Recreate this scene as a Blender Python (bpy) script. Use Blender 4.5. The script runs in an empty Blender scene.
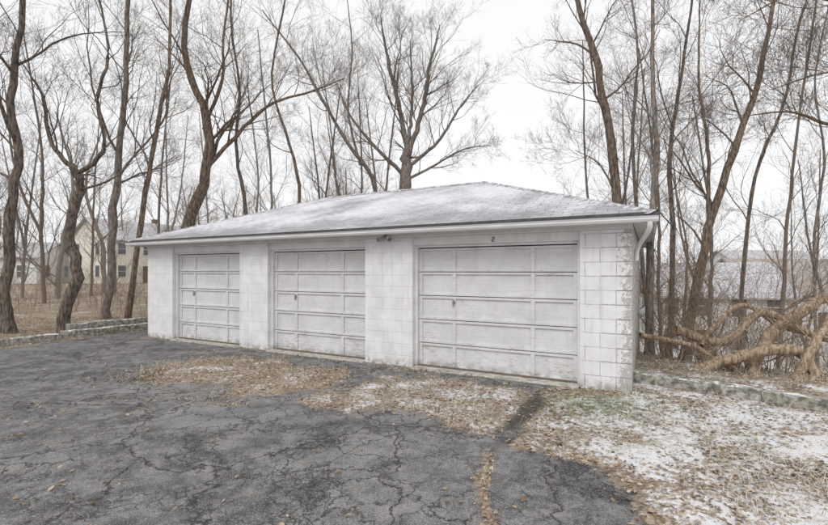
import bpy, math, random, time
import numpy as np
from mathutils import Vector
S=bpy.context.scene
S.view_settings.view_transform='Standard'; S.view_settings.look='None'; S.view_settings.exposure=0
CAMH=1.7; F=440.0
def W(px,py,d):            # pixel column/row at a chosen depth -> world position
    return ((px-414)*d/F, d, CAMH+(271-py)*d/F)
def G(px,py):
    d=F*CAMH/(py-271.0); return ((px-414)*d/F,d)
def sst(a,b,x):
    t=np.clip((x-a)/(b-a),0,1); return t*t*(3-2*t)
_tab=np.random.RandomState(5).rand(256,256)
def vn(x,y):
    xi=np.floor(x).astype(int); yi=np.floor(y).astype(int); fx=x-xi; fy=y-yi
    fx=fx*fx*(3-2*fx); fy=fy*fy*(3-2*fy)
    a=_tab[xi%256,yi%256]; b=_tab[(xi+1)%256,yi%256]; c=_tab[xi%256,(yi+1)%256]; d=_tab[(xi+1)%256,(yi+1)%256]
    return (a*(1-fx)+b*fx)*(1-fy)+(c*(1-fx)+d*fx)*fy
def fbm(x,y):
    return (vn(x,y)+.5*vn(x*2.1+7,y*2.1+3)+.25*vn(x*4.3+1,y*4.3+9))/1.75
def H(x,y):
    x=np.asarray(x,float); y=np.asarray(y,float)
    s=(x-3.3)*.7+(y-6.7)*.71
    h=-7.0*sst(.4,30,s)*sst(-12,8,x)
    s2=np.clip(s-.3,0,3)
    h=h+(fbm(x*.5,y*.5)-.5)*.35*np.clip(s2,0,1)
    left=np.clip((-x-9.5+(y-9)*.25)*.5,0,1)
    h=h+left*(.1+.25*fbm(x*.4,y*.4))
    return h
# ---------------- node helpers
class NT:
    def __init__(s,mat): s.nt=mat.node_tree; s.n=s.nt.nodes; s.l=s.nt.links
    def new(s,t,**k):
        n=s.n.new(t)
        for a,b in k.items(): setattr(n,a,b)
        return n
    def set(s,sock,v):
        if isinstance(v,bpy.types.NodeSocket): s.l.new(v,sock)
        else: sock.default_value=v
    def coord(s,scale=(1,1,1),kind='Object'):
        t=s.new('ShaderNodeTexCoord'); m=s.new('ShaderNodeMapping'); m.inputs['Scale'].default_value=scale
        s.l.new(t.outputs[kind],m.inputs[0]); return m.outputs[0]
    def noise(s,vec,scale,detail=4,rough=.55,dist=0):
        n=s.new('ShaderNodeTexNoise'); s.l.new(vec,n.inputs['Vector'])
        n.inputs['Scale'].default_value=scale; n.inputs['Detail'].default_value=detail
        n.inputs['Roughness'].default_value=rough; n.inputs['Distortion'].default_value=dist
        return n.outputs['Fac']
    def vor(s,vec,scale,feature='F1',out='Distance'):
        n=s.new('ShaderNodeTexVoronoi',feature=feature); s.l.new(vec,n.inputs['Vector']); n.inputs['Scale'].default_value=scale
        return n.outputs[out]
    def math(s,op,a,b=0.0,clamp=False):
        n=s.new('ShaderNodeMath',operation=op,use_clamp=clamp); s.set(n.inputs[0],a); s.set(n.inputs[1],b); return n.outputs[0]
    def step(s,x,a,b,lo=0.,hi=1.):
        n=s.new('ShaderNodeMapRange',interpolation_type='SMOOTHSTEP'); s.set(n.inputs['Value'],x)
        for k,v in (('From Min',a),('From Max',b),('To Min',lo),('To Max',hi)): s.set(n.inputs[k],v)
        return n.outputs[0]
    def mix(s,f,a,b,blend='MIX'):
        n=s.new('ShaderNodeMix',data_type='RGBA',blend_type=blend)
        s.set(n.inputs[0],f)
        for i,v in ((6,a),(7,b)):
            if isinstance(v,tuple) and len(v)==3: v=v+(1,)
            s.set(n.inputs[i],v)
        return n.outputs[2]
    def attr(s,name):
        n=s.new('ShaderNodeAttribute',attribute_name=name); return n.outputs['Fac']
    def sep(s,vec):
        n=s.new('ShaderNodeSeparateXYZ'); s.l.new(vec,n.inputs[0]); return n.outputs
    def bump(s,h,strength=.4,dist=.02):
        n=s.new('ShaderNodeBump'); s.set(n.inputs['Height'],h); n.inputs['Strength'].default_value=strength; n.inputs['Distance'].default_value=dist
        return n.outputs[0]
    def out(s,col,rough=.85,normal=None,spec=.3):
        b=s.n['Principled BSDF']
        if isinstance(col,tuple) and len(col)==3: col=col+(1,)
        s.set(b.inputs['Base Color'],col); s.set(b.inputs['Roughness'],rough)
        b.inputs['Specular IOR Level'].default_value=spec
        if normal is not None: s.l.new(normal,b.inputs['Normal'])
def mat(name):
    m=bpy.data.materials.new(name); m.use_nodes=True; return m,NT(m)
def simple(name,col,rough=.8,var=.25,scale=12,stretch=(1,1,1),bs=.2,spec=.3):
    m,n=mat(name); c=n.coord(stretch); f=n.noise(c,scale,4)
    d=tuple(v*(1-var) for v in col); l=tuple(min(1,v*(1+var)) for v in col)
    n.out(n.mix(n.step(f,.3,.7),d,l),rough,n.bump(f,max(bs,.01),.01),spec); return m
# ---------------- mesh helpers
def link(o,parent=None):
    S.collection.objects.link(o)
    if parent: o.parent=parent
    return o
def empty(name,loc=(0,0,0),rz=0):
    e=bpy.data.objects.new(name,None); e.location=loc; e.rotation_euler[2]=rz; e.empty_display_size=.3; return link(e)
def pyobj(name,v,f,m,parent=None,smooth=False):
    me=bpy.data.meshes.new(name); me.from_pydata(v,[],f); me.update()
    if m: me.materials.append(m)
    if smooth: me.polygons.foreach_set('use_smooth',[True]*len(me.polygons))
    return link(bpy.data.objects.new(name,me),parent)
def boxes(name,bl,m,parent=None,bevel=0):
    v=[];f=[]
    for (x0,x1,y0,y1,z0,z1) in bl:
        b=len(v); v+=[(x0,y0,z0),(x1,y0,z0),(x1,y1,z0),(x0,y1,z0),(x0,y0,z1),(x1,y0,z1),(x1,y1,z1),(x0,y1,z1)]
        f+=[tuple(b+i for i in q) for q in ((0,3,2,1),(4,5,6,7),(0,1,5,4),(1,2,6,5),(2,3,7,6),(3,0,4,7))]
    o=pyobj(name,v,f,m,parent)
    if bevel:
        md=o.modifiers.new('b','BEVEL'); md.width=bevel; md.segments=2; md.limit_method='ANGLE'
    return o
def fastmesh(name,co,quads,m,smooth=True,attrs=None,parent=None,objs=True):
    me=bpy.data.meshes.new(name); co=np.asarray(co,np.float32); quads=np.asarray(quads,np.int32)
    me.vertices.add(len(co)); me.vertices.foreach_set('co',co.ravel())
    me.loops.add(quads.size); me.loops.foreach_set('vertex_index',quads.ravel())
    me.polygons.add(len(quads)); me.polygons.foreach_set('loop_start',np.arange(0,quads.size,quads.shape[1],dtype=np.int32))
    me.polygons.foreach_set('use_smooth',np.full(len(quads),smooth))
    me.update(calc_edges=True)
    if attrs:
        for k,a in attrs.items():
            at=me.attributes.new(k,'FLOAT','POINT'); at.data.foreach_set('value',np.asarray(a,np.float32))
    me.materials.append(m)
    if not objs: return me
    return link(bpy.data.objects.new(name,me),parent)
# ---------------- masks
def sdpoly(P,x,y):
    P=np.array(P); n=len(P); d=np.full(x.shape,1e9); ins=np.zeros(x.shape,bool)
    for i in range(n):
        a=P[i]; b=P[(i+1)%n]; e=b-a; wx=x-a[0]; wy=y-a[1]
        t=np.clip((wx*e[0]+wy*e[1])/(e@e),0,1); d=np.minimum(d,np.hypot(wx-t*e[0],wy-t*e[1]))
        c=((a[1]>y)!=(b[1]>y)); 
        with np.errstate(divide='ignore',invalid='ignore'):
            xx=(b[0]-a[0])*(y-a[1])/(b[1]-a[1]+1e-12)+a[0]
        ins^=(c&(x<xx))
    return np.where(ins,-d,d)
def sdline(P,x,y):
    d=np.full(x.shape,1e9)
    for a,b in zip(P[:-1],P[1:]):
        a=np.array(a);b=np.array(b);e=b-a; wx=x-a[0]; wy=y-a[1]
        t=np.clip((wx*e[0]+wy*e[1])/(e@e),0,1); d=np.minimum(d,np.hypot(wx-t*e[0],wy-t*e[1]))
    return d
GA=[G(*p) for p in [(95,384),(150,366),(210,354),(262,358),(345,370),(350,384),(335,394),(290,394),(235,403),(205,395),(150,388)]]
GB=[G(*p) for p in [(300,402),(345,392),(378,376),(430,378),(520,386),(545,392),(522,428),(495,448),(468,440),(430,422),(395,412),(330,410)]]
GC=[G(540,398),G(640,388),(3.37,6.7),(5,5.2),(9,1),(9,-6),(1.0,-6),(1.1,1.5),G(650,524),G(636,490),G(600,462),G(540,458),G(498,448)]
TR=[G(546,386),G(534,405),G(512,428),G(492,452)]
CR=[G(490,455),G(482,480),G(486,524),(0.35,1.5)]
ASPH=[(-7.3,13.2),(-8.2,11.6),(-9.2,9.3),(-12,4.5),(-20,-6),(1.1,-6),(1.1,1.5),G(652,524),G(640,495),G(610,465),G(560,452),G(550,392),(3.3,6.9),(3.1,7.4),(-4,16)]
EX=[(3.05,6.03),(-6.86,11.34)]
def masks(x,y):
    nz=(fbm(x*1.1,y*1.1)-.5)*1.3+(fbm(x*4,y*4)-.5)*.8
    a=sst(.35,-.45,sdpoly(GA,x,y)+nz*.9); b=sst(.3,-.35,sdpoly(GB,x,y)+nz*.6); c=sst(.12,-.18,sdpoly(GC,x,y)+nz*.25)
    wall=sst(.45,.0,sdline(EX,x,y)+nz*.35)*.6
    crk=sst(.12,.02,sdline(CR,x,y)+nz*.1)*.8
    out=sst(-.25,.1,sdpoly(ASPH,x,y)+nz*.3)
    tr=sst(.14,.0,sdline(TR,x,y)+nz*.2)*.85
    lit=np.maximum.reduce([a*.82,b*.85,c,wall,crk,out])
    lit=lit*(1-tr*.75)
    leftside=sst(-6,-8,x)
    snow=np.maximum.reduce([c*(.36+.36*sst(.3,2.6,x)*sst(7.5,5.0,y)),b*.54,a*.40,out*(.5-.2*leftside),crk*.2])*(1-tr)
    return lit,snow,tr
# ---------------- materials
def litter_color(n,c,snow):
    f1=n.noise(c,28,3,.7); v=n.vor(c,42,out='Color'); vs=n.sep(v)[0]
    col=n.mix(n.step(vs,.1,.9),(.16,.118,.085),(.46,.375,.285))
    col=n.mix(n.step(n.noise(c,2.2,2),.4,.62,0,.5),col,(.18,.14,.10))
    col=n.mix(n.step(f1,.4,.6,0,.5),col,(.34,.275,.205))
    sn=n.math('ADD',n.math('MULTIPLY',n.noise(c,17,5,.8),.8),n.math('MULTIPLY',n.noise(c,1.9,2),.45))
    thr=n.math('SUBTRACT',.85,n.math('MULTIPLY',snow,.40))
    sm=n.step(n.math('SUBTRACT',sn,thr),-.03,.07)
    sm=n.math('MULTIPLY',sm,n.step(snow,.02,.15,0,.85))
    return n.mix(sm,col,(.77,.775,.80)),f1,sm
mg,n=mat('leafy_ground'); c=n.coord()
col,hgt,sm=litter_color(n,c,n.attr('snow'))
gr=n.math('MULTIPLY',n.attr('grass'),n.step(n.noise(c,9,3,.7),.42,.6))
col=n.mix(gr,col,(.13,.15,.07))
soil=n.mix(n.noise(c,20),(.03,.026,.022),(.09,.072,.058))
col=n.mix(n.attr('soil'),col,soil)
n.out(col,.95,n.bump(hgt,.8,.02),.15)
ma,n=mat('asphalt'); c=n.coord()
big=n.noise(c,.5,4,.62,.6); mid=n.noise(c,3,5,.75); fine=n.noise(c,95,2,.85)
base=n.mix(n.step(big,.36,.64),(.098,.095,.096),(.215,.208,.205))
base=n.mix(n.step(mid,.42,.62,0,.7),base,(.29,.28,.275))
base=n.mix(n.step(mid,.46,.32,0,.6),base,(.07,.067,.067))
base=n.mix(n.step(n.noise(c,.9,4,.65,1.0),.56,.64,0,.65),base,(.055,.053,.054))
base=n.mix(n.step(fine,.54,.68,0,.7),base,(.48,.465,.45))
base=n.mix(n.step(fine,.47,.33,0,.75),base,(.025,.024,.024))
w=n.new('ShaderNodeVectorMath',operation='ADD'); nc=n.new('ShaderNodeTexNoise'); n.l.new(c,nc.inputs['Vector']); nc.inputs['Scale'].default_value=2.6; nc.inputs['Detail'].default_value=5; nc.inputs['Roughness'].default_value=.7
sc=n.new('ShaderNodeVectorMath',operation='SCALE'); n.l.new(nc.outputs['Color'],sc.inputs[0]); sc.inputs['Scale'].default_value=.5
n.l.new(c,w.inputs[0]); n.l.new(sc.outputs[0],w.inputs[1]); wc=w.outputs[0]
e1=n.vor(wc,.6,'DISTANCE_TO_EDGE'); e2=n.vor(wc,2.4,'DISTANCE_TO_EDGE'); e3=n.vor(wc,7,'DISTANCE_TO_EDGE')
g2=n.step(big,.42,.54); g3=n.step(n.noise(c,.9,3,.6,1.5),.46,.57)
k1=n.step(e1,.013,.0); k2=n.math('MULTIPLY',n.step(e2,.034,.0),g2); k3=n.math('MULTIPLY',n.step(e3,.085,.0),n.math('MULTIPLY',g3,.85))
cr=n.math('MULTIPLY',n.math('MAXIMUM',k1,n.math('MAXIMUM',k2,k3)),n.step(mid,.3,.46,.45,1.))
halo=n.math('MULTIPLY',n.step(e1,.07,.0),n.step(mid,.35,.6))
base=n.mix(n.math('MULTIPLY',halo,.4),base,(.31,.295,.28))
base=n.mix(n.math('MULTIPLY',cr,.88),base,(.022,.02,.019))
lcol,lh,sm=litter_color(n,c,n.attr('snow'))
lm=n.step(n.math('ADD',n.attr('litter'),n.math('MULTIPLY',n.math('SUBTRACT',n.noise(c,11,5,.8),.5),1.9)),.42,.62)
col=n.mix(lm,base,lcol)
soil=n.mix(n.noise(c,20,2),(.025,.021,.018),(.10,.082,.065))
col=n.mix(n.attr('soil'),col,soil)
n.out(col,.78,n.bump(n.math('SUBTRACT',n.math('ADD',fine,n.math('MULTIPLY',mid,.8)),n.math('MULTIPLY',cr,.6)),.7,.012),.25)
def leafmat(name,stops,snowy=True):
    m,n=mat(name); c=n.coord(); a=n.attr('tone')
    r=n.new('ShaderNodeValToRGB'); n.l.new(a,r.inputs[0]); e=r.color_ramp.elements
    e[0].position=0; e[0].color=stops[0]+(1,); e[1].position=1; e[1].color=stops[-1]+(1,)
    for i,s in enumerate(stops[1:-1]):
        q=e.new((i+1)/(len(stops)-1)); q.color=s+(1,)
    col=r.outputs[0]
    if snowy: col=n.mix(n.math('MULTIPLY',n.step(n.noise(c,24,3,.7),.48,.6),n.attr('snow')),col,(.77,.78,.81))
    n.out(col,.85,None,.2); return m
m_leaf=leafmat('dead_leaf',[(.12,.08,.05),(.24,.17,.11),(.36,.28,.195),(.53,.44,.335)])
m_straw=leafmat('dry_grass_blade',[(.30,.245,.17),(.46,.39,.28),(.60,.53,.41)])
m_green=leafmat('green_grass_blade',[(.08,.12,.04),(.15,.2,.07),(.26,.28,.13)])
def bark(name,a,b,moss=0):
    m,n=mat(name); c=n.coord((1,1,.22)); f=n.noise(c,22,3,.7)
    col=n.mix(n.step(f,.35,.66),a,b)
    n.out(col,.95,n.bump(f,.8,.03),.1); return m
b_dark=bark('bark_dark',(.066,.053,.045),(.23,.19,.16))
b_gray=bark('bark_gray',(.12,.103,.09),(.32,.28,.245))
b_brown=bark('bark_brown',(.09,.068,.053),(.28,.22,.17))
def flat(name,col):
    m,n=mat(name); n.out(col,.95,None,.05); return m
b_far=flat('bark_far_hazed',(.27,.24,.215)); b_mid=flat('bark_middle_distance',(.20,.165,.14)); b_twig=flat('twig_brown',(.23,.175,.13)); b_pale=flat('twig_pale',(.36,.30,.235))  # far bark is paler: distance haze mixed into its flat colour
b_log=bark('log_weathered',(.20,.145,.10),(.52,.41,.30))
# ---------------- ground
def axis(lo,hi,st,far):
    a=list(np.arange(lo,hi+1e-6,st)); d=st; p=hi
    up=[]; 
    while p<far: d*=1.22; p+=d; up.append(p)
    d=st; p=lo; dn=[]
    while p>-far: d*=1.22; p-=d; dn.append(p)
    return np.array(dn[::-1]+a+up)
xs=axis(-14,13,.13,600); ys=axis(0,16,.13,600)
X,Y=np.meshgrid(xs,ys); nx,ny=len(xs),len(ys); x=X.ravel(); y=Y.ravel()
lit,sno,so=masks(x,y); z=H(x,y)
rel=sst(.1,-.1,sdpoly(GC,x,y)); z=z+rel*(.02+.05*(fbm(x*2.5,y*2.5)-.4))*sst(1.5,3,y)*sst(.0,.25,sdpoly(ASPH,x,y))
def quadgrid(nx,ny):
    i=np.arange(nx*ny).reshape(ny,nx); return np.stack([i[:-1,:-1],i[:-1,1:],i[1:,1:],i[1:,:-1]],-1).reshape(-1,4)
gp=G(590,408); grs=np.exp(-(((x-gp[0]-.1)/.55)**2+((y-gp[1])/.5)**2))*.8+.3*sst(.5,.65,fbm(x*.9+4,y*.9))
fastmesh('ground',np.stack([x,y,z],-1),quadgrid(nx,ny),mg,True,dict(litter=lit,snow=np.where(np.hypot(x,y)>25,.35,sno),soil=so,grass=grs))
xs=np.arange(-22,7,.075); ys=np.arange(-6,14.2,.075); X,Y=np.meshgrid(xs,ys); x=X.ravel(); y=Y.ravel()
q=quadgrid(len(xs),len(ys)); cx=x[q].mean(1); cy=y[q].mean(1)
q=q[sdpoly(ASPH,cx,cy)+(fbm(cx*4,cy*4)-.5)*.15<0]
used=np.unique(q); mp=np.full(len(x),-1); mp[used]=np.arange(len(used)); q=mp[q]; x=x[used]; y=y[used]
lit,sno,so=masks(x,y)
z=.014+.012*(fbm(x*1.2,y*1.2)-.5)-so*.006
fastmesh('asphalt_driveway',np.stack([x,y,z],-1),q,ma,True,dict(litter=lit,snow=sno,soil=so))
# ---------------- scattered litter
R=np.random.RandomState(11)
def scatter(name,N,m,size,kind,wfun,snowk=1,zoff=.02,box=(-13,9,2.2,14)):
    x=R.uniform(box[0],box[1],N); yy=R.rand(N)**1.5; y=box[2]+(box[3]-box[2])*yy
    x=np.where(np.abs(x)<y*1.15+2,x,x*.4)
    lit,sno,so=masks(x,y); w=wfun(x,y,lit,sno,so)
    gx=(x-3.01)*.883-(y-6.08)*.47; gy=(x-3.01)*.47+(y-6.08)*.883
    w=np.where((gx<.0)&(gx>-11.2)&(gy>-.01),0,w)
    k=R.rand(N)<w; x=x[k];y=y[k];sno=sno[k];M=len(x)
    if kind=='leaf':
        T=np.array([(0,-.5,0),(-.3,-.12,.14),(-.24,.25,.10),(0,.55,.04),(.24,.25,.12),(.3,-.12,.10)]); F4=np.array([(0,3,2,1),(0,5,4,3)])
    else:
        T=np.array([(-.02,0,0),(.02,0,0),(.012,.6,.25),(-.012,.6,.25),(.003,1,.3),(-.003,1,.3)]); F4=np.array([(0,1,2,3),(3,2,4,5)])
    s=R.uniform(size[0],size[1],M); yaw=R.uniform(0,6.283,M)
    til=R.normal(0,.35,M); P=np.repeat(T[None],M,0)*s[:,None,None]
    if kind=='leaf':
        P[:,:,2]*=R.uniform(-.4,2.2,M)[:,None]; P[:,:,0]*=R.uniform(.5,1.3,M)[:,None]
        P[:,:,2]+=P[:,:,0]*np.sin(til)[:,None]+P[:,:,1]*np.sin(R.normal(0,.2,M))[:,None]
    else: P[:,:,2]*=R.uniform(.3,3.2,M)[:,None]
    cc,ss=np.cos(yaw)[:,None],np.sin(yaw)[:,None]; px=P[:,:,0]*cc-P[:,:,1]*ss; py=P[:,:,0]*ss+P[:,:,1]*cc
    gz=H(x,y)+zoff+R.uniform(0,.012,M)
    P=np.stack([px+x[:,None],py+y[:,None],P[:,:,2]+gz[:,None]],-1).reshape(-1,3)
    Q=(F4[None]+(np.arange(M)*6)[:,None,None]).reshape(-1,4)
    fastmesh(name,P,Q,m,False,dict(tone=np.repeat(R.rand(M),6),snow=np.repeat(sno*snowk,6)))
    print(name,M)
scatter('leaf_litter',190000,m_leaf,(.018,.055),'leaf',lambda x,y,l,s,o:(l*.6*(.3+.95*(fbm(x*2,y*2)))+.010)*(1-o*.5),snowk=.6)
scatter('dry_grass',170000,m_straw,(.05,.13),'tuft',lambda x,y,l,s,o:l*(1-o)*(sst(.42,.62,fbm(x*1.7+9,y*1.7+2))*.6+.12)*np.where(x>1.0,.4,1.))
scatter('green_grass',30000,m_green,(.05,.11),'tuft',lambda x,y,l,s,o:np.exp(-(((x-gp[0]-.1)/.6)**2+((y-gp[1])/.4)**2))*.5,box=(1.2,4.2,4.2,6.6),snowk=.3)
# ---------------- trees
class Tree:
    def __init__(s,seed): s.r=random.Random(seed); s.d={}
    def add(s,pts,rad,sides): s.d.setdefault((len(pts),sides),[]).append((pts,rad))
    def branch(s,p,d,L,r0,lev,maxlev,trop=.08,wig=.13,nch=(9,7,5,4)):
        r=s.r; n=(0,9,7,5,4)[lev] if lev<5 else 4; n=max(n,4); seg=L/(n-1)
        pts=[p]; d=d.normalized(); rt=max(r0*.22,.0016); rads=[r0]; dirs=[d]
        for i in range(1,n):
            d=(d+Vector((r.gauss(0,wig),r.gauss(0,wig),r.gauss(0,wig)+trop))).normalized()
            p=p+d*seg; pts.append(p); t=i/(n-1); rads.append(r0*(1-t)+rt*t); dirs.append(d)
        s.add([tuple(q) for q in pts],rads,(6,6,4,3,3,3)[lev])
        if lev>=maxlev: return
        k=nch[min(lev,len(nch)-1)]
        for j in range(k):
            t=r.uniform(.12,1.0); a=t*(n-1); i=min(int(a),n-2); f=a-i
            q=pts[i].lerp(pts[i+1],f); dd=s.off(dirs[i+1],r.uniform(.35,.95))
            s.branch(q,dd,L*r.uniform(.38,.7)*(1.15-.45*t),max((rads[i]*(1-f)+rads[i+1]*f)*r.uniform(.4,.65),.0024),lev+1,maxlev,trop,wig,nch)
    def off(s,d,ang):
        r=s.r; v=Vector((r.gauss(0,1),r.gauss(0,1),r.gauss(0,1))); v=(v-d*v.dot(d)).normalized()
        return (d*math.cos(ang)+v*math.sin(ang)).normalized()
    def limb(s,ctrl,r0,r1,nch,clen,tmin=.3,maxlev=4,nchs=(9,7,5,4),trop=.08,wig=.13,ground=False,sides=10,rk=(.22,.42)):
        r=s.r; C=[Vector(c) for c in ctrl]
        if ground:
            b=C[0]; C[0]=Vector((b.x,b.y,float(H(b.x,b.y))-.15))
        P=[C[0]]+C+[C[-1]+(C[-1]-C[-2])]
        N=22; pts=[]; rads=[]
        for i in range(N):
            t=i/(N-1)*(len(C)-1); k=min(int(t),len(C)-2); f=t-k; a,b,c,d=P[k],P[k+1],P[k+2],P[k+3] if k+3<len(P) else P[-1]
            q=.5*((2*b)+(c-a)*f+(2*a-5*b+4*c-d)*f*f+(3*b-a-3*c+d)*f**3)
            tt=i/(N-1); rr=r0*(1-tt)**.8+r1*(1-(1-tt)**.8)
            if i<3 and ground: rr*=(1.45,1.15,1.05)[i]
            j=rr*.25; pts.append(q+Vector((r.gauss(0,j),r.gauss(0,j),0))); rads.append(rr*r.uniform(.93,1.07))
        s.add([tuple(q) for q in pts],rads,sides)
        for j in range(nch):
            t=tmin+(1-tmin)*(j+r.random())/nch; a=t*(N-1); i=min(int(a),N-2); f=a-i
            q=pts[i].lerp(pts[i+1],f); dd=s.off((pts[i+1]-pts[i]).normalized(),r.uniform(.45,1.1)); dd.z+=.12
            s.branch(q,dd,clen*r.uniform(.55,1.15)*(1.1-.45*t),rads[i]*r.uniform(*rk),1,maxlev,trop,wig,nchs)
    def arrays(s):
        V=[];Q=[];off=0
        for (n,k),L in s.d.items():
            P=np.array([a for a,_ in L]); Rr=np.array([b for _,b in L]); m=len(L)
            T=np.gradient(P,axis=1); T/=np.linalg.norm(T,axis=2,keepdims=True)+1e-9
            ref=np.where((np.abs(T[:,:1,2:3])>.75),np.array([[[1.,0,0]]]),np.array([[[0,0,1.]]]))
            ref=np.repeat(ref,n,1)
            U=np.cross(T,ref); U/=np.linalg.norm(U,axis=2,keepdims=True)+1e-9; Vv=np.cross(T,U)
            an=np.arange(k)*2*np.pi/k
            ring=P[:,:,None,:]+Rr[:,:,None,None]*(np.cos(an)[None,None,:,None]*U[:,:,None,:]+np.sin(an)[None,None,:,None]*Vv[:,:,None,:])
            V.append(ring.reshape(-1,3)); idx=np.arange(m*n*k).reshape(m,n,k)+off
            a=idx[:,:-1]; b=idx[:,1:]; Q.append(np.stack([a,np.roll(a,-1,2),np.roll(b,-1,2),b],-1).reshape(-1,4)); off+=m*n*k
        return np.concatenate(V),np.concatenate(Q)
    def build(s,name,m):
        v,q=s.arrays(); return fastmesh(name,v,q,m,True)
def tree(specs,m,seed,dep,name='bare_tree',lev=4):
    t=Tree(seed)
    for i,(pp,r0,r1,nch,cl,tm) in enumerate(specs):
        t.limb([W(a,b,c if c else dep) for (a,b,c) in [(p+(0,))[:3] for p in pp]],r0*.72,r1*.6,nch,cl*1.3,tm,maxlev=lev,nchs=(8,6,5,4),ground=(i==0),sides=12 if i==0 else 8,wig=.16)
    return t.build(name,m)
tree([([(5,300),(9,230),(18,160),(10,90),(24,10),(20,-120)],.18,.06,12,3.0,.3)],b_dark,1,11)
tree([([(58,330),(76,275),(69,228),(80,185),(72,165)],.2,.14,3,1.2,.5),([(72,168),(50,140),(42,95),(20,60)],.09,.02,8,1.8,.1),([(76,175),(104,150),(98,100),(108,50),(95,-20)],.09,.03,8,2,.2),([(80,190),(110,180),(135,160)],.05,.01,5,1,.2)],b_dark,2,11.5)
tree([([(106,310),(113,220),(122,130),(128,20),(132,-140)],.17,.06,12,3.2,.3)],b_gray,3,14)
tree([([(126,322),(138,240),(150,170),(160,110),(170,50),(168,-100)],.12,.05,11,3.0,.25)],b_brown,4,13.5)
tree([([(176,310),(188,228),(207,165),(203,110),(184,50),(196,-60)],.32,.09,9,3.0,.4),([(205,170),(232,140),(270,105),(310,92),(345,78)],.11,.025,12,2.2,.15),([(204,130),(222,80),(224,30),(236,-40)],.1,.03,9,2.4,.2)],b_brown,5,15.5)
tree([([(250,300),(246,210),(236,150),(240,90),(231,20),(235,-80)],.12,.03,11,3.0,.3)],b_dark,6,18)
tree([([(290,300),(300,200),(288,140),(272,80),(285,0),(290,-60)],.12,.03,11,3,.3)],b_brown,7,20)
tree([([(378,300),(375,190),(352,150),(325,105),(300,60),(262,10)],.16,.04,12,3.2,.3),([(360,165),(348,110),(352,50),(345,-20)],.09,.02,10,2.6,.2)],b_gray,8,21)
tree([([(405,300),(405,190),(408,150)],.45,.36,2,2,.7),([(408,158),(400,110),(388,60),(380,15)],.2,.03,14,2.8,.2),([(408,153),(422,110),(430,65),(440,25)],.2,.03,14,2.6,.2),([(404,175),(378,150),(352,118),(335,80)],.14,.03,12,2.4,.2),([(407,168),(438,142),(458,110),(478,85)],.13,.03,13,2.2,.2),([(407,150),(412,100),(410,40)],.14,.03,12,2.2,.2),([(406,180),(430,168),(462,150),(490,145)],.1,.02,12,1.8,.2)],b_gray,9,21)
tree([([(630,330),(618,205),(606,120),(596,60),(580,10),(560,-90)],.2,.07,10,2.4,.35),([(618,200),(600,165),(575,150)],.05,.01,8,1.5,.3)],b_brown,13,12.5)
tree([([(648,360),(651,240),(656,150),(652,60),(655,-80)],.13,.04,11,2.2,.25)],b_gray,14,10.5)
tree([([(668,350),(673,240),(670,150),(684,60),(700,-60)],.1,.03,11,2.2,.25)],b_dark,15,11.5)
tree([([(686,350),(700,265),(730,160),(758,80),(780,-30)],.17,.05,12,2.4,.25),([(708,240),(708,150),(699,80),(700,0)],.07,.025,8,2,.2)],b_brown,16,11)
tree([([(655,345),(640,240),(632,140),(638,50),(625,-40)],.09,.03,11,2.2,.25)],b_gray,17,13)
tree([([(738,330),(745,250),(757,170),(785,100),(800,20),(830,-60)],.09,.03,11,2.4,.2)],b_dark,18,14)
tree([([(820,330),(814,250),(824,160),(815,80),(830,0)],.08,.025,11,2.4,.2)],b_gray,19,16)
tree([([(1010,420),(985,200),(960,60),(940,-120)],.2,.08,4,2,.4),([(975,150),(900,140),(828,124),(790,112),(745,116)],.06,.012,12,1.3,.2),([(960,60),(880,20),(800,-5),(740,20)],.05,.01,16,1.6,.2),([(965,90),(890,75),(830,72),(770,90)],.045,.01,14,1.4,.2)],b_brown,20,8)
# slender woodland trees (shared meshes)
TM=[]
for sd in range(6):
    t=Tree(200+sd); r=t.r; hh=r.uniform(11,15); lx=r.uniform(-1.6,1.6); ly=r.uniform(-1,1)
    t.limb([(0,0,-1.2),(lx*.1+r.uniform(-.2,.2),ly*.1,hh*.25),(lx*.4+r.uniform(-.4,.4),ly*.4,hh*.55),(lx,ly,hh)],r.uniform(.07,.11),.02,15,3.5,.15,maxlev=4,nchs=(8,6,5,3),sides=8,wig=.17)
    if sd%2: t.limb([(lx*.15,ly*.15,hh*.25),(lx*.2-1.0,ly*.2+.3,hh*.5),(lx*.3-1.5,.6,hh*.85)],.07,.015,10,2.4,.2,maxlev=4,nchs=(7,5,4,3),sides=6)
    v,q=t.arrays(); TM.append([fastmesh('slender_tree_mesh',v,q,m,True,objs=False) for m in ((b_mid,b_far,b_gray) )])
rr=random.Random(77)
def ingar(x,y,mg=.5):
    gx=(x-3.01)*.883-(y-6.08)*.47; gy=(x-3.01)*.47+(y-6.08)*.883
    return -11.2-mg<gx<mg+.3 and -.2<gy<7.0+mg
def place(px,d,sc,mi,k=None):
    x=(px-414)*d/F; y=d
    if ingar(x,y): return
    o=bpy.data.objects.new('bare_tree',TM[rr.randrange(6) if k is None else k][mi]); o.location=(x,y,float(H(x,y))); o.rotation_euler[2]=rr.uniform(0,6.28); o.scale=(sc,sc,sc*rr.uniform(.95,1.1)); link(o)
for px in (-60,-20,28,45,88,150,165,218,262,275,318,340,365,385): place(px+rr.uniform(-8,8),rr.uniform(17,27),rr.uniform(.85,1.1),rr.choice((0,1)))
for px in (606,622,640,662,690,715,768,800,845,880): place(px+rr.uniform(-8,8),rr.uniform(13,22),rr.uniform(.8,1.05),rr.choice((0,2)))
for px in (542,562,440,470): place(px,rr.uniform(26,32),.7,1)
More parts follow.
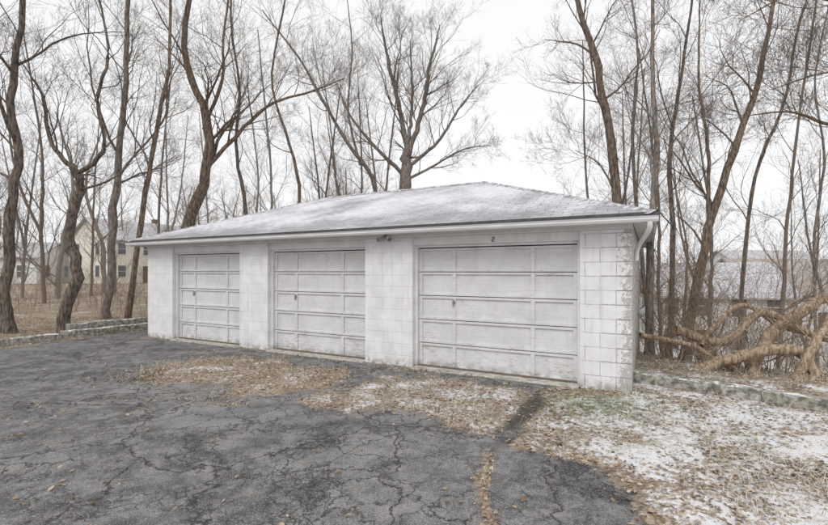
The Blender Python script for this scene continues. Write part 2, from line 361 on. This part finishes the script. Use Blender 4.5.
# distant tree mass: shared meshes under one parent
dist=empty('distant_trees')
tm=[]
for sd in range(5):
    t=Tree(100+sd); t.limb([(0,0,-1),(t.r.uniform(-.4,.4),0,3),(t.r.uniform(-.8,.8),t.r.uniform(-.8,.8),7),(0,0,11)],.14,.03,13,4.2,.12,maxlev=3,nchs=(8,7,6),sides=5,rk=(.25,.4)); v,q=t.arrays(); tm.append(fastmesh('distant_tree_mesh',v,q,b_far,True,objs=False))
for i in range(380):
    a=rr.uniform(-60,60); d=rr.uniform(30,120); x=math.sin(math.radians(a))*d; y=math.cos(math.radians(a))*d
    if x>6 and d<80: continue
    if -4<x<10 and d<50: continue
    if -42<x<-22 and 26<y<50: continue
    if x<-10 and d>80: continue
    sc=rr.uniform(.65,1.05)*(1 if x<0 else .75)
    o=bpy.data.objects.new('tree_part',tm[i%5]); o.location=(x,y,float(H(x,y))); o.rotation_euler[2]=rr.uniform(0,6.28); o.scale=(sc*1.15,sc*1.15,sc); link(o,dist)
# shrubs
def thicket(seed,N,region,hh,m,name='shrub_thicket',nch=5,lean=.3,gm=0.):
    t=Tree(seed); r=t.r
    for i in range(N):
        x=r.uniform(region[0],region[1]); y=r.uniform(region[2],region[3])
        if ingar(x,y,gm): continue
        p=Vector((x,y,float(H(x,y))-.05)); d=Vector((r.gauss(0,lean),r.gauss(0,lean),1))
        t.branch(p,d,hh*r.uniform(.5,1.15),r.uniform(.004,.011),2,4,.02,.16,(0,0,nch,4))
    return t.build(name,m)
thicket(31,150,(3.8,7,7.8,12),2.4,b_twig)
thicket(32,120,(7,17,8,18),2.2,b_twig)
thicket(33,150,(-17,-8.3,12.5,20),1.6,b_twig)
thicket(34,22,(3.5,4.3,7.2,8.4),2.3,b_twig,lean=.25,gm=-.2)
thicket(35,140,(4.6,12,7.2,11),1.2,b_pale,lean=.7)
# ---------------- garage
ang=math.atan2(-.47,.883)
gar=empty('garage_building',(3.01,6.08,0),ang)
def paintmat(name,blocks,peel=.0,base=(.80,.80,.81)):
    m,n=mat(name); c=n.coord(); s=n.sep(c)
    cb=n.new('ShaderNodeCombineXYZ'); n.l.new(n.math('ADD',s[0],s[1]),cb.inputs[0]); n.l.new(s[2],cb.inputs[1])
    f=n.noise(c,3,5,.6); g=n.noise(c,40,3,.7); drip=n.noise(n.coord((9,9,.8)),1.6,5,.6)
    col=n.mix(n.step(f,.35,.7),base,tuple(v*.86 for v in base))
    col=n.mix(n.step(drip,.50,.74,0,.42),col,(.53,.515,.49))
    hgt=n.math('MULTIPLY',g,.15)
    if blocks:
        low=n.step(s[2],.5,.0)
        pk=n.math('ADD',n.noise(c,14,5,.75),n.math('MULTIPLY',low,.09))
        b=n.new('ShaderNodeTexBrick'); n.l.new(cb.outputs[0],b.inputs['Vector']); b.inputs['Scale'].default_value=1
        b.inputs['Brick Width'].default_value=.406; b.inputs['Row Height'].default_value=.203; b.inputs['Mortar Size'].default_value=.006; b.inputs['Mortar Smooth'].default_value=.5
        mo=b.outputs['Fac']; cor=n.step(s[0],-.3,-.0); cor2=n.step(s[0],-.7,-.6)
        ms=n.math('MULTIPLY',n.step(n.noise(c,5,3),.35,.6,.15,.5),n.math('ADD',.6,n.math('MULTIPLY',cor2,.9)))
        col=n.mix(n.math('MULTIPLY',mo,ms),col,(.40,.39,.38))
        hgt=n.math('SUBTRACT',hgt,n.math('MULTIPLY',mo,n.math('ADD',.5,n.math('MULTIPLY',cor2,.5))))
        pk=n.math('ADD',pk,n.math('MULTIPLY',cor,.23)); pk=n.math('ADD',pk,n.math('MULTIPLY',n.math('MULTIPLY',mo,cor2),.14))
        pm=n.step(pk,.665,.70)
    else:
        low=n.step(s[2],.75,.0); hs=n.noise(n.coord((.45,1,2.2)),16,5,.8)
        pk=n.math('ADD',n.math('ADD',n.math('MULTIPLY',hs,.65),n.math('MULTIPLY',n.noise(c,2.3,4,.7),.35)),n.math('MULTIPLY',low,.06*peel))
        pm=n.step(pk,.612-.03*peel,.655-.03*peel)
        streak=n.noise(n.coord((.5,1,6)),5,4,.75)
        col=n.mix(n.step(streak,.46,.68,0,.55*peel),col,(.53,.52,.50))
    col=n.mix(n.math('MULTIPLY',pm,.75),col,n.mix(g,(.25,.225,.20),(.47,.44,.40)))
    gl=n.math('MULTIPLY',n.step(s[2],.2,.0),n.step(n.noise(c,9,3),.3,.65)); col=n.mix(n.math('MULTIPLY',gl,.75),col,(.17,.145,.115))
    n.out(col,.7,n.bump(hgt,.6,.008),.3); return m
m_block=paintmat('painted_block',True,.3); m_door=paintmat('painted_wood_door',False,1,(.70,.70,.70)); m_white=paintmat('painted_trim',False,.25,(.76,.76,.765))
m_gut=simple('gutter_metal',(.76,.765,.78),.45,.06,3,(1,1,1),.05,.5)
m_dark=simple('dark_gap',(.03,.028,.026),.9); m_metal=simple('dull_metal',(.3,.29,.28),.5,.2,20); m_brick_dark=simple('weathered_wood',(.16,.12,.09),.9,.4,15,(1,8,8))
LN=11.18; DP=6.5; WH=2.4; DH=2.15
doors=[(-3.44,-.68),(-6.93,-4.44),(-10.16,-7.78)]
pil=[(-.68,0),(-4.44,-3.44),(-7.78,-6.93),(-LN,-10.16)]
boxes('front_pillars',[(a,b,0,.3,-.3,2.285) for a,b in pil],m_block,gar,.006)
boxes('side_walls',[(-.2,0,.3,DP-.2,-2.6,WH),(-LN,-LN+.2,.3,DP-.2,-.5,WH),(-LN,0,DP-.2,DP,-3.2,WH)],m_block,gar)
rb=random.Random(4); cb_=[]
for i in range(11):
    z0=.004+i*.203; off=.0 if i%2 else .203
    cb_.append((-.2-off+.004,.0035+rb.uniform(0,.006),-rb.uniform(.004,.014),.19,z0+.004,z0+.199))
boxes('corner_blocks',cb_,m_block,gar,.007)
boxes('foundation',[(-LN+.01,-.01,.31,.5,-2,-.01)],m_brick_dark,gar)
boxes('door_headers',[(a,b,.05,.3,DH,2.285) for a,b in doors],m_white,gar)
boxes('front_frieze',[(-LN-.01,.01,-.022,.25,2.287,WH)],m_white,gar,.004)
boxes('door_jambs',[q for a,b in doors for q in ((a,a+.045,.10,.25,0,DH),(b-.045,b,.10,.25,0,DH),(a+.045,b-.045,.10,.25,DH-.04,DH))],m_white,gar,.003)
for a,b in doors:
    a+=.048; b-=.048; wd=b-a; bl=[];rows=5; y0=.165; zz0=.03; rh=(DH-.045-zz0)/rows
    for r in range(rows):
        z0=zz0+r*rh; z1=z0+rh-.012
        bl.append((a,b,y0+.026,y0+.04,z0,z1))
        st=.065; cols=[a,a+wd*.25,a+wd*.75,b]
        ed=[(a,a+st),(cols[1]-st/2,cols[1]+st/2),(cols[2]-st/2,cols[2]+st/2),(b-st,b)]
        for e in ed: bl.append((e[0],e[1],y0,y0+.026,z0,z1))
        for k in range(3):
            bl.append((ed[k][1],ed[k+1][0],y0+.001,y0+.026,z0,z0+.04)); bl.append((ed[k][1],ed[k+1][0],y0+.001,y0+.026,z1-.04,z1))
    d=boxes('overhead_door',bl,m_door,gar,.003)
    boxes('door_backing',[(a,b,y0+.045,y0+.06,0,DH)],m_dark,gar)
    hx=a+wd*.25; boxes('door_handle',[(hx-.012,hx+.012,y0-.045,y0-.03,1.10,1.22),(hx-.01,hx+.01,y0-.03,y0,1.19,1.21),(hx-.01,hx+.01,y0-.03,y0,1.11,1.13),(hx-.03,hx+.03,y0-.006,y0,1.14,1.18)],m_metal,gar,.003)
m_conc=simple('concrete_sill',(.44,.42,.38),.9,.3,9,bs=.5)
boxes('door_sills',[(a+.005,b-.005,-.10,.16,-.1,.028) for i,(a,b) in enumerate(doors)],m_conc,gar,.008)
boxes('door_bottom_rot',[(a+.05,b-.05,.14,.162,.03,.055) for a,b in doors],m_brick_dark,gar,.003)
# roof
oh=.3; ze=2.47; zr=3.82; a0,a1=-LN-oh,oh; b0,b1=-oh,DP+oh; mid=(b0+b1)/2; hw=(b1-b0)/2; k0,k1=a0+hw,a1-hw
rv=[(a0,b0,ze),(a1,b0,ze),(a1,b1,ze),(a0,b1,ze),(k0,mid,zr),(k1,mid,zr)]
rf=[(0,1,5,4),(1,2,5),(2,3,4,5),(3,0,4)]
m_roof,n=mat('snowy_shingles'); uv=n.new('ShaderNodeUVMap').outputs[0]; c=n.coord()
b=n.new('ShaderNodeTexBrick'); n.l.new(uv,b.inputs['Vector']); b.inputs['Scale'].default_value=1; b.inputs['Brick Width'].default_value=.3; b.inputs['Row Height'].default_value=.14; b.inputs['Mortar Size'].default_value=.008; b.inputs['Mortar Smooth'].default_value=.6; b.inputs['Color1'].default_value=(.22,.21,.222,1); b.inputs['Color2'].default_value=(.32,.31,.322,1); b.inputs['Mortar'].default_value=(.13,.13,.13,1)
us=n.sep(uv)
mp_=n.new('ShaderNodeMapping'); mp_.inputs['Scale'].default_value=(1,5,1); n.l.new(uv,mp_.inputs[0])
sf=n.math('ADD',n.math('MULTIPLY',n.noise(c,.8,4,.6),.55),n.math('ADD',n.math('MULTIPLY',n.noise(mp_.outputs[0],5,5,.75),.45),n.math('MULTIPLY',n.noise(c,60,3,.8),.45)))
sf=n.math('ADD',sf,n.step(us[1],.0,1.1,-.13,.0))
sf=n.math('SUBTRACT',sf,n.math('MULTIPLY',b.outputs['Fac'],.08))
smk=n.step(sf,.58,.83,.12,.86)
n.out(n.mix(smk,b.outputs['Color'],(.78,.77,.81)),.9,n.bump(b.outputs['Fac'],-.5,.01) if False else n.bump(n.math('MULTIPLY',b.outputs['Fac'],-1.0),.5,.01),.2)
ro=pyobj('roof_shingles',rv,rf,m_roof,gar)
ul=ro.data.uv_layers.new(name='UVMap'); sl=math.hypot(hw,zr-ze)/hw
for p in ro.data.polygons:
    for li in p.loop_indices:
        v=ro.data.vertices[ro.data.loops[li].vertex_index].co
        i=p.index; t=(v.x,(v.y-b0)*sl) if i==0 else (v.y,(a1-v.x)*sl) if i==1 else (v.x,(b1-v.y)*sl) if i==2 else (v.y,(v.x-a0)*sl)
        ul.data[li].uv=t
def tube(name,pts,rad,m,parent,sides=8):
    t=Tree(0); t.add([tuple(p) for p in pts],[rad]*len(pts),sides); v,q=t.arrays(); return fastmesh(name,v,q,m,True,parent=parent)
def cap(p,q,wd=.13):
    p=Vector(p);q=Vector(q);d=(q-p).normalized();s=d.cross(Vector((0,0,1))).normalized();L=(q-p).length;N=int(L/.22);v=[];f=[]
    for i in range(N):
        A=p+d*(L*i/N); B=p+d*(L*(i+1)/N+.03); lift=Vector((0,0,.012)); dr=Vector((0,0,-.05)); h2=Vector((0,0,.008))
        o=len(v); v+=[tuple(A-s*wd+dr+lift),tuple(A+lift+h2),tuple(A+s*wd+dr+lift),tuple(B-s*wd+dr+lift-h2),tuple(B+lift),tuple(B+s*wd+dr+lift-h2)]
        f+=[(o,o+1,o+4,o+3),(o+1,o+2,o+5,o+4)]
    return v,f
V_=[];F_=[]
for p,q_ in ((rv[4],rv[5]),(rv[1],rv[5]),(rv[0],rv[4]),(rv[2],rv[5]),(rv[3],rv[4])):
    v,f=cap(p,q_); o=len(V_); V_+=v; F_+=[tuple(i+o for i in t) for t in f]
m_cap,n=mat('cap_shingle'); c=n.coord(); n.out(n.mix(n.step(n.noise(c,9,5,.7),.45,.62),(.30,.29,.30),(.68,.67,.71)),.9,None,.2)
pyobj('ridge_caps',V_,F_,m_cap,gar)
m_edge=simple('shingle_edge_shadow',(.09,.085,.085),.9)  # shingle edge coloured dark; its shadow line over the gutter is painted in
boxes('roof_edge',[(a0-.025,a1+.025,b0-.03,b0,ze-.04,ze-.004),(a0-.025,a1+.025,b1,b1+.03,ze-.04,ze-.004),(a0-.025,a0,b0,b1,ze-.04,ze-.004),(a1,a1+.025,b0,b1,ze-.04,ze-.004)],m_edge,gar)
boxes('fascia',[(a0,a1,b0,b0+.02,ze-.14,ze-.041),(a0,a1,b1-.02,b1,ze-.14,ze-.041),(a0,a0+.02,b0+.02,b1-.02,ze-.14,ze-.041),(a1-.02,a1,b0+.02,b1-.02,ze-.14,ze-.041)],m_white,gar)
zs=ze-.085
boxes('soffit',[(a0+.02,a1-.02,b0+.02,-.024,zs,zs+.015),(.012,a1-.02,-.022,b1-.02,zs,zs+.015),(a0+.02,-LN-.012,-.022,b1-.02,zs,zs+.015)],m_white,gar)
prof=[(0,.07),(0,0),(-.055,0),(-.075,.03),(-.075,.045),(-.09,.07),(-.082,.07),(-.068,.045),(-.05,.01),(-.01,.01),(-.01,.07)]
gx0,gx1=a0-.02,a1+.02; gz=ze-.13; gv=[];gf=[]
for xx in (gx0,gx1):
    for (yy,zz) in prof: gv.append((xx,b0-.002+yy,gz+zz))
N=len(prof)
for i in range(N): j=(i+1)%N; gf.append((i,j,N+j,N+i))
gf.append(tuple(range(6))); gf.append(tuple(N+i for i in range(6)))
pyobj('gutter',gv,gf,m_gut,gar)
tube('downspout',[(a1-.08,b0-.04,gz),(a1-.08,b0-.04,gz-.07),(a1-.1,b0+.06,gz-.12),(.09,.2,gz-.26),(.055,.28,gz-.36),(.05,.29,1.92),(.05,.29,1.85)],.032,m_gut,gar)
boxes('house_number',[(-2.02,-1.98,.043,.0495,2.2,2.21),(-1.985,-1.975,.043,.0495,2.21,2.235),(-2.02,-1.98,.043,.0495,2.235,2.245),(-2.025,-2.015,.043,.0495,2.18,2.2),(-2.02,-1.98,.043,.0495,2.17,2.18)],m_dark,gar)
tube('floodlight',[(-3.95,-.03,2.33),(-3.95,-.08,2.31),(-3.98,-.1,2.28),(-4.05,-.18,2.25)],.035,m_metal,gar)
tube('floodlight_lamp',[(-3.9,-.06,2.30),(-3.86,-.1,2.28),(-3.8,-.18,2.25)],.04,m_gut,gar)
# ---------------- timbers & logs
m_tim,n=mat('weathered_timber'); c=n.coord(); f=n.noise(c,14,4,.7); s=n.sep(n.new('ShaderNodeNewGeometry').outputs['Normal'])
col=n.mix(n.step(f,.35,.65),(.14,.125,.11),(.48,.46,.42)); col=n.mix(n.math('MULTIPLY',n.step(n.noise(c,6,4,.7),.5,.58),n.step(s[2],.4,.8)),col,(.76,.77,.79)); col=n.mix(n.math('MULTIPLY',n.step(n.noise(c,4,4),.54,.64),.35),col,(.16,.18,.08))
n.out(col,.95,n.bump(f,.8,.02),.1)
def timber(name,p,q,w,h,z0=0,z1=None):
    p=Vector(p);q=Vector(q);L=(q-p).length; N=12; v=[];f=[]; d=(q-p)/L; s=Vector((-d.y,d.x)); r=random.Random(int(L*100))
    for i in range(N+1):
        c=p+d*(L*i/N); zz=z0+(((z1 if z1 is not None else z0)-z0)*i/N); j=lambda a=.008:r.gauss(0,a)
        for (a,b) in ((-w/2,0),(w/2,0),(w/2,h*.9),(w*.4,h),(-w*.4,h),(-w/2,h*.9)):
            v.append((c.x+s.x*(a+j()),c.y+s.y*(a+j()),zz+b+j(.004)-.05*(b==0)))
    for i in range(N):
        for k in range(6): a=i*6+k; b=i*6+(k+1)%6; f.append((a,b,b+6,a+6))
    f.append((5,4,3,2,1,0)); f.append(tuple(N*6+i for i in range(6)))
    return pyobj(name,v,f,m_tim)
timber('timber_edging',(3.3,6.78),(4.55,5.75),.17,.17); timber('timber_edging',(4.57,5.73),(6.0,4.15),.17,.16)
timber('timber_edging',(-7.6,12.9),(-8.8,11.0),.2,.2); timber('timber_edging',(-8.82,10.9),(-9.9,8.8),.2,.16); timber('timber_edging',(-7.75,13.2),(-8.9,11.3),.18,.18,.16); timber('timber_edging',(-9.9,8.7),(-11.5,6.2),.2,.14)
timber('fallen_plank',(G(75,333)[0],G(75,333)[1]),(-8.1,13.4),.12,.1,.2)
def log(pts,r0,r1,m=b_log,seed=1,nb=3):
    t=Tree(seed); t.limb(pts,r0,r1,nb,1.3,.3,maxlev=2,nchs=(4,3),wig=.2,trop=0,rk=(.2,.4)); return t.build('fallen_log',m)
log([W(690,372,7.8),W(735,358,7.7),W(770,350,7.6),W(800,352,7.4),W(812,372,7.3),(W(806,398,7.2))],.10,.08,seed=3)
log([W(745,390,7.7),W(762,345,8.0),W(790,318,8.2),W(828,298,8.4),W(880,288,8.6)],.12,.08,seed=4)
log([W(676,330,8.6),W(725,342,8.3),W(760,312,8.3),W(800,330,8.0),W(860,350,7.8)],.09,.05,seed=5)
log([W(700,345,8.3),W(740,305,8.4),W(790,330,8.2),W(850,335,8.0)],.05,.03,seed=6)
log([W(640,335,8.2),W(690,345,8.2),W(720,362,8.0),W(765,388,7.5)],.05,.03,seed=7)
log([W(790,395,7.2),W(812,350,7.3),W(828,320,7.5),W(860,260,8.0)],.08,.04,seed=8)
# ---------------- houses
def siding(name,colr):
    m,n=mat(name); c=n.coord(); s=n.sep(c); fr=n.math('FRACT',n.math('MULTIPLY',s[2],6.5))
    n.out(n.mix(n.step(fr,.12,.0),colr,tuple(v*.55 for v in colr)),.7,n.bump(fr,.4,.01)); return m
m_yel=siding('cream_siding',(.78,.755,.66)); m_ws=siding('white_siding',(.80,.80,.80)); m_rg=simple('house_roof',(.46,.45,.46),.9,.3,6); m_rb=simple('brown_roof',(.36,.32,.29),.9,.3,6)
m_glass,n=mat('window_glass'); n.out((.13,.14,.15),.1,None,.6)
m_tr=simple('house_trim',(.75,.75,.75),.6,.05)
def house(name,loc,rz,w,d,h,rise,ms,mr,storeys=2,nw=4,chim=False):
    e=empty(name,loc,rz)
    v=[(-w/2,-d/2,-3),(w/2,-d/2,-3),(w/2,d/2,-3),(-w/2,d/2,-3),(-w/2,-d/2,h),(w/2,-d/2,h),(w/2,d/2,h),(-w/2,d/2,h),(-w/2,0,h+rise),(w/2,0,h+rise)]
    pyobj('walls',v,[(0,1,5,4),(2,3,7,6),(1,2,6,9,5),(3,0,4,8,7)],ms,e)
    o=.4; k=rise/(d/2); ov=[]
    for t in (0.02,.16):
        ov+=[(-w/2-o,-d/2-o,h-o*k+t),(w/2+o,-d/2-o,h-o*k+t),(w/2+o,0,h+rise+t),(-w/2-o,0,h+rise+t),(w/2+o,d/2+o,h-o*k+t),(-w/2-o,d/2+o,h-o*k+t)]
    pyobj('roof',ov,[(6,7,8,9),(9,8,10,11),(0,3,2,1),(3,5,4,2),(0,1,7,6),(4,5,11,10),(1,2,8,7),(2,4,10,8),(3,0,6,9),(5,3,9,11)],mr,e)
    fr=[];gl=[]; sh=h/storeys
    for s in range(storeys):
        z0=s*sh+.9; z1=z0+1.35
        for i in range(nw):
            xc=-w/2+w*(i+.5)/nw
            for sy,yy in ((-1,-d/2),(1,d/2)):
                if s==0 and i==1 and sy==-1: continue
                fr.append((xc-.52,xc+.52,min(yy,yy+sy*.05),max(yy,yy+sy*.05),z0-.08,z1+.08)); gl+=[(xc-.43,xc+.43,min(yy,yy+sy*.06),max(yy,yy+sy*.06),z0,(z0+z1)/2-.03),(xc-.43,xc+.43,min(yy,yy+sy*.06),max(yy,yy+sy*.06),(z0+z1)/2+.03,z1)]
        for i in range(2):
            yc=-d/4+d/2*i
            for sx,xx in ((-1,-w/2),(1,w/2)):
                fr.append((min(xx,xx+sx*.05),max(xx,xx+sx*.05),yc-.52,yc+.52,z0-.08,z1+.08)); gl.append((min(xx,xx+sx*.06),max(xx,xx+sx*.06),yc-.43,yc+.43,z0,z1))
    boxes('window_frames',fr,m_tr,e); boxes('window_panes',gl,m_glass,e)
    xc=-w/2+w*1.5/nw; boxes('front_door',[(xc-.5,xc+.5,-d/2-.05,-d/2,.1,2.2)],m_brick_dark,e)
    if chim: boxes('chimney',[(w*.2,w*.2+.7,.3,1.0,h,h+rise+.8)],m_brick_dark,e)
house('cream_house',(-37,59,.1),math.radians(62),12,9,5.4,2.6,m_yel,m_rg,chim=True)
house('white_house',(-49,54,.1),math.radians(12),9,8,3.2,1.8,m_ws,m_rg,1,3)
house('white_house',(22.5,34,-4.6),math.radians(-20),8,8,4.6,2.2,m_ws,m_rg)
house('ranch_house',(32,38,-3.6),math.radians(15),13,9,3.6,2.6,m_ws,m_rb,1,5)
house('white_house',(44,56,-3.6),math.radians(10),12,8,5.4,2.4,m_ws,m_rg)
house('cream_house',(24,55,-3.8),math.radians(-10),10,8,5.2,2.4,m_yel,m_rg)
# ---------------- world, sun, camera
w=bpy.data.worlds.new('World'); S.world=w; w.use_nodes=True; nt=w.node_tree; bg=nt.nodes['Background']
sky=nt.nodes.new('ShaderNodeTexSky'); sky.sky_type='NISHITA'; sky.sun_disc=False; sky.sun_elevation=math.radians(48); sky.sun_rotation=math.radians(205)
hs=nt.nodes.new('ShaderNodeHueSaturation'); hs.inputs['Saturation'].default_value=.15; nt.links.new(sky.outputs[0],hs.inputs['Color'])
mx=nt.nodes.new('ShaderNodeMix'); mx.data_type='RGBA'; mx.inputs[0].default_value=.88; nt.links.new(hs.outputs[0],mx.inputs[6])
tc=nt.nodes.new('ShaderNodeTexCoord'); no=nt.nodes.new('ShaderNodeTexNoise'); no.inputs['Scale'].default_value=1.6; no.inputs['Detail'].default_value=3; nt.links.new(tc.outputs['Generated'],no.inputs['Vector'])
cr_=nt.nodes.new('ShaderNodeValToRGB'); nt.links.new(no.outputs['Fac'],cr_.inputs[0]); cr_.color_ramp.elements[0].color=(.90,.905,.925,1); cr_.color_ramp.elements[1].color=(.98,.98,.99,1)
vm=nt.nodes.new('ShaderNodeVectorMath'); vm.operation='SCALE'; vm.inputs['Scale'].default_value=9.3; nt.links.new(cr_.outputs[0],vm.inputs[0]); nt.links.new(vm.outputs[0],mx.inputs[7])
nt.links.new(mx.outputs[2],bg.inputs[0]); bg.inputs['Strength'].default_value=.12
sl_=bpy.data.lights.new('sun','SUN'); sl_.energy=1.4; sl_.angle=math.radians(30); sl_.color=(1,.98,.955)
so_=link(bpy.data.objects.new('sun',sl_))
dirv=Vector((math.sin(math.radians(205))*math.cos(math.radians(48)),math.cos(math.radians(205))*math.cos(math.radians(48)),math.sin(math.radians(48))))
so_.rotation_euler=dirv.to_track_quat('Z','Y').to_euler()
cam=bpy.data.cameras.new('camera'); cam.sensor_width=36; cam.lens=F/828*36; cam.shift_y=8.5/828; cam.clip_end=2000
co=link(bpy.data.objects.new('camera',cam)); co.location=(0,0,CAMH); co.rotation_euler=(math.radians(90),0,0); S.camera=co
